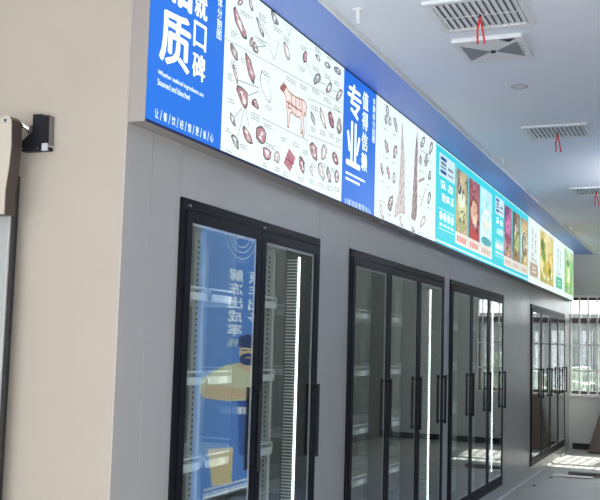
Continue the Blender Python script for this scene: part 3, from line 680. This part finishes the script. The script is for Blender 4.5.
# ------------------------------------------------------------------ blue lit poster on the right-hand wall (seen mirrored in the first fridge glass)
PXF = 2.30
POS = 1.7
def poster():
    def q(x, y):           # where that pixel of the mirrored poster lies on its own plane
        p = px(x, y, 0, -PXF); return (p.y, p.z)
    y0, y1, z0, z1 = q(197, 300)[0], q(262.5, 300)[0], 0.06, q(230, 222)[1] + .1
    root = empty('poster_light_box', (PXF, (y0 + y1) / 2, 0)); tag(root, 'blue lit poster board of a bearded cook, mirrored in the near fridge glass', 'poster')
    o = Vector((PXF, (y0 + y1) / 2, 0))
    def bl(mb, name, m):
        mb.v = [tuple(Vector(v) - o) for v in mb.v]; return mb.build(name, m, root)
    bl(MB().box(PXF + .006, PXF + .06, y0 - .01, y1 + .01, z0 - .02, z1 + .01), 'casing', M_trimw)
    for yy in (y0 + .15, y1 - .2): bl(MB().box(PXF - .15, PXF + .35, yy, yy + .05, 0, .04), 'foot', M_trimw)
    bl(MB().box(PXF, PXF + .006, y0, y1, z0, z1), 'face', lit('poster_blue', (0.10, 0.30, 0.80), POS, True))
    P = Print(root, o, -1, PXF)
    T = lit('poster_white', (0.80, 0.92, 1.0), POS); Y = lit('poster_yellow', (0.78, 0.68, 0.36), POS); SK = lit('poster_skin', (0.74, 0.58, 0.36), POS)
    HR = lit('poster_dark', (0.02, 0.06, 0.20), POS); NV = lit('poster_navy', (0.03, 0.12, 0.45), POS); CL = lit('poster_shirt', (0.70, 0.76, 0.50), POS)
    SH = lit('poster_blue_text', (0.22, 0.46, 0.90), POS); LB = lit('poster_light_blue', (0.16, 0.38, 0.86), POS)  # first one is the blue print of small lettering and stamps
    # mirrored in the photo, so a character's left edge as read is its far (larger Y) edge
    zt, zb = q(233, 268)[1], q(233, 337)[1]
    def column(name, text, xa, xb, m, lay): P.glyphs(name, [(c, q(xa, 300)[0], q(xb, 300)[0], zt - (zt - zb) / 5 * (k + .96), zt - (zt - zb) / 5 * (k + .04)) for k, c in enumerate(text)], m, lay, .03)
    column('column_lettering', '解冻出成率', 241, 226.5, T, 2)
    column('column_lettering', '原年出多', 261, 246.5, T, 2)
    P.polys('light_band', [rect(y0, q(205, 300)[0], z0, z1)], LB, 1)
    P.glyphs('percentage_lettering', [('99%', q(241, 330)[0], q(226, 330)[0], q(233, 347)[1], q(233, 339)[1])], lit('poster_lime', (.62, .76, .50), POS), 2, .03)
    tag(P.polys('small_lettering', strokes(cells(q(228, 250)[0], q(248, 250)[0], q(238, 264)[1], q(238, 258)[1], 5, 1), .008, 3), SH, 2), kind='stuff')
    u, v = q(240, 232); rs = abs(q(252, 232)[0] - q(240, 232)[0])
    ring = []
    for r0 in (.75, 1.0, 1.3):
        e = ell(u, v, rs * r0, rs * r0 * .75, 32); ring += path(e + e[:1], .011)
    P.polys('emblem_ring', ring, T, 2)
    tag(P.polys('emblem_mark', strokes([(u - rs * .45, u + rs * .45, v - rs * .35, v + rs * .35)], .02, 8), T, 2), kind='stuff')
    # printed cook with crossed arms
    P.polys('cook_jacket', [[q(*w_) for w_ in [(258, 362), (250, 362), (236, 363), (224, 365), (212, 371), (199, 380), (197.5, 392), (203, 398), (225, 401), (258, 400)]]], CL, 2)
    P.polys('cook_collar', [[q(*w_) for w_ in [(252, 361), (240, 361), (234, 366), (244, 371), (253, 370)]]], SK, 3)
    hx, hz = q(246.5, 353); hw = abs(q(255.5, 353)[0] - hx); hh = abs(q(246, 363)[1] - hz)
    P.polys('cook_head', [ell(hx, hz, hw, hh * 1.1, 24)], SK, 4)
    P.polys('cook_hat', [[q(*w_) for w_ in [(236.5, 347), (237, 337), (246, 334), (257, 338), (257, 349)]]], HR, 5)
    P.polys('cook_beard', [ell(hx, hz - hh * .62, hw * .95, hh * .62, 18)], HR, 5)
    P.polys('cook_brow', [rect(hx - hw * .7, hx - hw * .15, hz + hh * .22, hz + hh * .34), rect(hx + hw * .15, hx + hw * .7, hz + hh * .22, hz + hh * .34)], HR, 6)
    P.polys('cook_mouth', [rect(hx - hw * .3, hx + hw * .3, hz - hh * .5, hz - hh * .4)], SK, 6)
    P.polys('cook_forearm', [[q(*w_) for w_ in [(199, 391), (206, 386), (225, 386), (246, 391), (250, 396), (236, 399), (215, 400), (202, 398)]]], SK, 3)
    P.polys('cook_apron', [[q(*w_) for w_ in [(236, 400), (260, 399), (260, 455), (237, 455)]]], NV, 1)
    P.polys('tub', [[q(*w_) for w_ in [(206.5, 449), (231, 447), (231, 454), (229.5, 484), (210, 486), (207, 457)]]], Y, 2)
    P.polys('tub_rim', [[q(*w_) for w_ in [(206, 449), (231.5, 447), (231.5, 452), (206, 454)]]], lit('poster_rim', (.85, .80, .60), POS), 3)
    for k in range(5):
        P.polys('stamp', [[q(*w_) for w_ in [(219 + 5.6 * k, 407), (223.6 + 5.6 * k, 407), (223.6 + 5.6 * k, 414), (219 + 5.6 * k, 414)]]], T if k > 2 else SH, 3)
    bars = []
    for r in range(5):
        zz = q(215, 488 + 4.5 * r)[1]; yy = q(205, 400)[0]
        while yy < y1 - .1:
            w_ = random.uniform(.03, .08); bars.append(rect(yy, yy + w_, max(z0, zz), max(z0, zz) + .022)); yy += w_ + .02
    tag(P.polys('fine_print', bars, T, 3), kind='stuff')
poster()

# ------------------------------------------------------------------ ceiling fittings
def slat_vent(y0, y1, label):
    x0, x1 = .742, 1.182; zc = ZC; xm, ym = (x0 + x1) / 2, (y0 + y1) / 2
    root = empty('ceiling_vent', (xm, ym, zc)); tag(root, label, 'vent', 'slatted ceiling vents')
    o = Vector((xm, ym, zc))
    def bl(mb, name, m, bevel=0):
        mb.v = [tuple(Vector(v) - o) for v in mb.v]; return mb.build(name, m, root, bevel)
    bl(MB().box(x0 + .02, x1 - .02, y0 + .02, y1 - .02, zc - .002, zc), 'backing', M_ventb)
    f = .028
    bl(MB().box(x0, x0 + f, y0, y1, zc - .014, zc).box(x1 - f, x1, y0, y1, zc - .014, zc).box(x0 + f, x1 - f, y0, y0 + f, zc - .014, zc).box(x0 + f, x1 - f, y1 - f, y1, zc - .014, zc), 'frame', M_white)
    n = 13
    for i in range(n):
        xx = x0 + f + (x1 - x0 - 2 * f) * (i + .5) / n
        bl(MB().prism([(xx - .0125, zc - .0055), (xx - .0115, zc - .0035), (xx + .0105, zc - .0115), (xx + .0095, zc - .0135)], 1, y0 + f, y1 - f), 'slat', M_white)
    bl(MB().box(x0 + f, x1 - f, ym - .004, ym + .004, zc - .0155, zc - .0135), 'stay_bar', M_white)
    return xm, ym
VL = ['square slatted ceiling vent nearest the camera, beside the bow-tie grille', 'slatted ceiling vent in the middle of the row, past the round downlight', 'farthest slatted ceiling vent, cut off by the right edge']
RL = ['red ribbon hanging from the nearest ceiling vent', 'dark red ribbon hanging from the middle ceiling vent', 'dark red ribbon hanging from the farthest ceiling vent']
for k, (a, b) in enumerate(((4.06, 4.48), (6.60, 7.015), (9.22, 9.65))):
    xm, ym = slat_vent(a, b, VL[k])
    root = empty('red_ribbon', (xm, ym, ZC - .016)); tag(root, RL[k], 'ribbon', 'red ribbons tied to the ceiling vents')
    for s in (-1, 1):
        mb = MB(); pts = [(0, 0), (.004 * s, -.03), (.012 * s, -.07), (.016 * s + .006, -.135)]
        for j in range(3):
            (xa, za), (xb, zb2) = pts[j], pts[j + 1]
            mb.prism([(xa - .0045, za), (xa + .0045, za), (xb + .0045, zb2), (xb - .0045, zb2)], 1, -.0012 + s * .002, .0012 + s * .002)
        mb.build('strand', M_red, root)
    MB().tube((0, -.006, -.001), (0, .006, -.001), .006, 8).build('knot', M_dark, root)
# bow-tie grille
def grille():
    x0, x1, y0, y1 = .742, 1.090, 4.61, 4.98; z = ZC; xm, ym = (x0 + x1) / 2, (y0 + y1) / 2
    root = empty('ceiling_grille', (xm, ym, z)); tag(root, 'white square ceiling grille with two dark bow-tie mesh triangles', 'grille')
    o = Vector((xm, ym, z))
    def bl(mb, name, m, par=root, bevel=0):
        mb.v = [tuple(Vector(v) - o) for v in mb.v]; return mb.build(name, m, par, bevel)
    bl(MB().box(x0, x1, y0, y1, z - .022, z), 'cover', M_white, bevel=.004)
    for s in (-1, 1):
        xe = xm + s * .145
        m_ = bl(MB().prism([(xe, ym - .13), (xe, ym + .13), (xm + s * .012, ym)], 2, z - .0235, z - .021), 'mesh_triangle', mat('grille_grey', (.55, .56, .58), .5))
        st = MB()
        for j in range(1, 15):
            xx = xm + s * (.145 - .0092 * j); h = .13 * (abs(xx - xm) - .012) / .133
            if h > .01: st.box(xx - .002, xx + .002, ym - h, ym + h, z - .0255, z - .0235)
        tag(bl(st, 'mesh_bars', M_ventb, m_), kind='stuff')
    bl(MB().tube((xm, ym, z - .022), (xm, ym, z - .03), .014, 14), 'hub', M_dark)
    bl(MB().prism([(x1 - .11, y0 + .012), (x1 - .03, y0 + .012), (x1 - .07, y0 + .06)], 2, z - .0235, z - .0215), 'vent_slot', M_dark)
    lb = bl(MB().box(x1 - .035, x1 - .008, y0 + .06, y1 - .06, z - .0228, z - .0218), 'rating_label', mat('label_paper', (.82, .84, .86), .6))
    for k in range(4): bl(MB().box(x1 - .031, x1 - .013, y0 + .09 + .045 * k, y0 + .105 + .045 * k, z - .0232, z - .0227), 'label_text', M_greyp, lb)
grille()
# downlight
c = Vector(((.862 + .96) / 2, 5.585, ZC))
root = empty('downlight', c); tag(root, 'small round recessed downlight in the ceiling between the vents', 'downlight')
mb = MB()
n = 24
for i in range(n):
    t0, t1 = 2 * math.pi * i / n, 2 * math.pi * (i + 1) / n
    q = []
    for r_, z in ((.034, -.002), (.050, -.003), (.050, 0)):
        q.append([(math.cos(t) * r_, math.sin(t) * r_, z) for t in (t0, t1)])
    for j in range(2):
        k = len(mb.v); mb.v += [q[j][0], q[j][1], q[j + 1][1], q[j + 1][0]]; mb.f.append((k, k + 1, k + 2, k + 3))
mb.build('trim_ring', M_greyp, root)
MB().tube((0, 0, -.001), (0, 0, -.0035), .033, 20).build('lens', mat('lamp_lens', (.9, .9, .9), .2), root)
# sprinklers
for k, (x, y, lab) in enumerate(((.44, 4.06, 'white ceiling sprinkler nearest the camera, above the beef chart'), (.41, 7.69, 'ceiling sprinkler above the first turquoise sign'), (.383, 12.2, 'farthest ceiling sprinkler, above the yellow menu panel'))):
    root = empty('sprinkler', (x, y, ZC)); tag(root, lab, 'sprinkler', 'ceiling sprinklers along the soffit')
    MB().tube((0, 0, 0), (0, 0, -.008), .026, 16, .022).build('flange', M_white, root)
    MB().tube((0, 0, -.008), (0, 0, -.045), .011, 10, .009).build('stem', M_white, root)
    MB().tube((-.008, 0, -.045), (-.005, 0, -.068), .0025, 6).tube((.008, 0, -.045), (.005, 0, -.068), .0025, 6).tube((0, 0, -.045), (0, 0, -.066), .003, 6).build('frame_arm', M_white, root)
    MB().tube((0, 0, -.067), (0, 0, -.070), .013, 12).build('deflector', M_white, root)

# ------------------------------------------------------------------ cold room door at the left edge: leaf, gasket, hinge
root = empty('cold_room_door', (-.9, 2.84, 0.02)); tag(root, 'pale insulated door leaf with steel hinge at the left edge of the picture', 'door')
DO = Vector((-.9, 2.84, 0.02))
def dl(mb, name, m, par=root, bevel=0, smooth=False):
    mb.v = [tuple(Vector(v) - DO) for v in mb.v]; return mb.build(name, m, par, bevel, smooth)
lx = px(12, 180, 1, 2.80).x; gx = px(16.5, 180, 1, 2.812).x
dl(MB().box(-1.40, lx, 2.80, 2.812, .02, 2.10), 'leaf', M_doorleaf, bevel=.004)
dl(MB().box(-1.40, gx, 2.812, 2.822, .02, 2.06), 'gasket', M_gasket)
dl(MB().box(-1.40, lx - .02, 2.822, 2.885, .02, 2.06), 'core', M_gasket)
YS = 2.735
def ap(x, y, Y): p = px(x, y, 1, Y); return (p.x, p.z)
strap = [ap(11, 124, YS), ap(10.5, 119, YS), ap(8.5, 116, YS), ap(6, 115, YS), ap(3, 116, YS), ap(0.5, 118.5, YS), ap(-8, 123, YS), ap(-14, 135, YS), ap(-18, 214, YS), ap(3.4, 214, YS), ap(4.5, 190, YS), ap(8.5, 165, YS), ap(10.5, 145, YS)]
sp1 = dl(MB().prism(strap, 1, YS, YS + .006), 'hinge_strap', M_cream)
core = [(a - .001, b) for a, b in strap]
dl(MB().prism(core, 1, YS + .006, YS + .062), 'hinge_body', M_brown)  # dark colour stands in for shade on the strap's side
cx, cz = ap(6.2, 120.5, YS)
dl(MB().tube((cx, YS, cz), (cx, YS - .006, cz), .011, 16), 'bolt_head', M_chrome, sp1)
dl(MB().tube((cx, YS - .006, cz), (cx, YS - .0075, cz), .0055, 12), 'bolt_socket', M_dark, sp1)
bx_, bz_ = ap(7, 205, YS + .03)
dl(MB().tube((bx_ - .01, YS + .03, bz_), (bx_ + .006, YS + .03, bz_), .006, 12), 'side_bolt', M_chrome, sp1)
# frame-side bracket, fixed to the beige wall
YBk = 2.838
br = empty('hinge_bracket', (-.42, YC, 2.16)); tag(br, 'black hinge bracket screwed to the beige wall', 'hinge bracket')
BO = Vector((-.42, YC, 2.16))
def bl(mb, name, m, par=br, bevel=0):
    mb.v = [tuple(Vector(v) - BO) for v in mb.v]; return mb.build(name, m, par, bevel)
poly = [ap(33, 114.3, YBk), ap(42, 114, YBk), ap(43.5, 115.2, YBk), ap(48.5, 115.2, YBk), ap(47.5, 150, YBk), ap(22, 151.5, YBk), ap(22, 141, YBk), ap(32.5, 131, YBk)]
bl(MB().prism(poly, 1, YBk, YC - .001), 'bracket_body', M_blackp)
sidep = [(a, b) for a, b in (ap(48.6, 115.5, YBk), ap(49.2, 115.5, YBk), ap(48.4, 147, YBk), ap(47.7, 147, YBk))]
bl(MB().prism(sidep, 1, YBk + .004, YC - .001), 'side_plate', mat('dark_steel', (.22, .21, .20), .3, metal=.7))
a_, b_2 = ap(42.5, 143.5, YBk - .004), ap(47.3, 150.5, YBk - .004)
bl(MB().box(a_[0], b_2[0], YBk - .008, YBk, b_2[1], a_[1]), 'catch_tab', M_greyp)
for sx_, sy_ in ((24.3, 149.6), (37.8, 149.4)):
    u, v = ap(sx_, sy_ - 1, YBk); bl(MB().tube((u, YBk, v), (u, YBk - .003, v), .0045, 10), 'screw', M_chrome)
p0, p1 = ap(47.5, 146, YBk - .004), ap(54, 147.5, YBk - .004)
bl(MB().tube((p0[0], YBk - .004, p0[1]), (p1[0], YBk - .004, p1[1]), .0028, 8), 'catch_pin', M_chrome)
p0, p1 = px(18, 122, 1, YBk - .03), px(30.5, 130, 1, YBk - .002)
bl(MB().tube(p0, p1, .0085, 14).tube(p0 + (p1 - p0) * .35, p0 + (p1 - p0) * .5, .0115, 14), 'pivot_pin', M_chrome)
bl(MB().tube(p1 - (p1 - p0) * .12, p1 + (p1 - p0) * .05, .0155, 16), 'pivot_collar', M_brown)

# ------------------------------------------------------------------ barred end window
wn = tag(MB().box(WX0, WX1, ENDW + .05, ENDW + .11, WZ0, WZ0 + .05).box(WX0, WX1, ENDW + .05, ENDW + .11, WZ1 - .05, WZ1).build('window_1', M_wframe), kind='structure')
zt_ = px(585, 320.5, 1, ENDW).z
def wpart(name, d, m): return boxobj(name, d, m, wn)
xs = [WX0, px(570.5, 350, 1, ENDW).x - .03, 0.72, WX1]
wpart('transom', (WX0, WX1, ENDW + .045, ENDW + .115, zt_ - .04, zt_ + .04), M_wframe)
for i, x in enumerate(xs):
    wpart('window_mullion', (max(WX0, x - .03), min(WX1, x + .03), ENDW + .05, ENDW + .11, WZ0 + .05, zt_ - .04), M_wframe)
for i in range(len(xs) - 1):
    wpart('pane', (xs[i] + .03, xs[i + 1] - .03, ENDW + .078, ENDW + .082, WZ0 + .05, zt_ - .04), M_wglass)
wpart('pane', (WX0, WX1, ENDW + .078, ENDW + .082, zt_ + .04, WZ1 - .05), M_wglass)
wpart('window_sill', (WX0 - .04, WX1 + .04, ENDW - .06, ENDW + .05, WZ0 - .03, WZ0), M_white)
gr = empty('window_grille', (1.0, ENDW - .03, WZ0)); tag(gr, 'white steel bars fixed across the end window', 'window bars')
GO = Vector((1.0, ENDW - .03, WZ0))
def gl_(mb, name):
    mb.v = [tuple(Vector(v) - GO) for v in mb.v]; return mb.build(name, M_bars, gr)
x = px(573.6, 345, 1, ENDW - .03).x - .173
while x < WX1 + .02:
    gl_(MB().box(x - .011, x + .011, ENDW - .042, ENDW - .02, WZ0, WZ1 + .02), 'bar'); x += .131
for yy in (345, 371):
    z = px(585, yy, 1, ENDW - .03).z; gl_(MB().box(WX0 + .02, WX1, ENDW - .052, ENDW - .042, z - .014, z + .014), 'rail')
z = WZ1; gl_(MB().box(WX0 + .02, WX1, ENDW - .052, ENDW - .042, z - .012, z + .022), 'rail')

# ------------------------------------------------------------------ things on the floor near the end wall
brd = empty('plywood_board', (.62, 14.8, 0)); tag(brd, 'brown plywood board leaning in the corner below the end window', 'board')
MB().prism([(-.28, 0), (.34, 0), (.34, .92), (-.10, .92)], 1, -.012, .012).build('sheet', M_wood, brd, .002)
MB().box(-.26, .34, .012, .03, .0, .06).build('batten', M_wood, brd)
brd.location = (.56, 14.95, 0.01); brd.rotation_euler = (math.radians(-30), math.radians(0), math.radians(-4))
tb = tag(MB().box(0, .55, -.05, .05, 0, .045).build('timber_plank', M_timber, None, .003), 'grey timber plank lying on the floor near the board', 'plank')
q = px(568, 475.5, 2, 0); tb.location = (q.x, q.y + .05, .0); tb.rotation_euler = (0, 0, math.radians(4))
rd = tag(MB().tube((0, 0, .011), (.46, 0, .011), .011, 10).build('metal_rod', M_steel), 'thin metal rod on the floor poking out past the plank', 'rod')
q = px(555, 474.5, 2, 0); rd.location = (q.x, q.y - .16, 0); rd.rotation_euler = (0, 0, math.radians(3))
for k, (x, y, lab) in enumerate(((551, 478, 'small dark crumb of debris on the grey floor, nearer the rod'), (534, 486, 'small dark crumb of debris on the grey floor, nearest the camera'))):
    q = px(x, y, 2, 0); o = MB().prism([(-.016, -.012), (.006, -.018), (.02, 0), (.007, .018), (-.014, .012)], 2, 0, .01).build('debris_scrap', M_dark); o.location = (q.x, q.y, 0); o.rotation_euler = (0, 0, k)
    tag(o, lab, 'debris', 'debris on the floor')

# ------------------------------------------------------------------ outside, beyond the end window
tag(boxobj('ground_outside', (-30, 40, ENDW + .2, 70, -.4, -.3), M_ground), kind='structure')
def bush(x, y, r, h, lab):
    bm = bmesh.new(); bmesh.ops.create_icosphere(bm, subdivisions=4, radius=1.0)
    for v in bm.verts:
        n = noise.fractal(v.co * 3 + Vector((x * 3, y, 0)), 1.0, 2.0, 4)
        v.co = v.co * (1 + .28 * n); v.co.x *= r; v.co.y *= r; v.co.z = v.co.z * h / 2 + h / 2
    me = bpy.data.meshes.new('bush'); bm.to_mesh(me); bm.free()
    o = link('bush', me, M_leaf); o.location = (x, y, -.32); tag(o, lab, 'bush', 'bushes outside the end window')
for k, (x, y, r, h, lab) in enumerate(((-3.0, 19.5, .8, 1.6, 'bush outside the end window behind the cold room corner'), (-.6, 19.8, .75, 1.5, 'leafy bush seen low through the left bars of the end window'), (1.7, 19.4, .75, 1.7, 'leafy bush outside to the right of the visible bars'), (4.4, 20, .9, 1.8, 'farthest right bush outside the end window'))):
    bush(x, y, r, h, lab)
bd = empty('building', (0, 34, -.3)); tag(bd, 'long low grey building seen through the end window', 'building')
MB().box(-12, 8, 0, 8, 0, 2.9).build('wall', M_bld, bd)
MB().box(-12.3, 8.3, -.3, 8.3, 2.9, 3.1).build('roof', M_bld, bd)
for k in range(9):
    x = -11 + 2.1 * k
    f = MB().box(x, x + 1.1, -.03, .0, 1.0, 2.3).build('window', M_bld, bd); MB().box(x + .06, x + 1.04, -.04, -.03, 1.06, 2.24).build('pane', M_bwin, f)
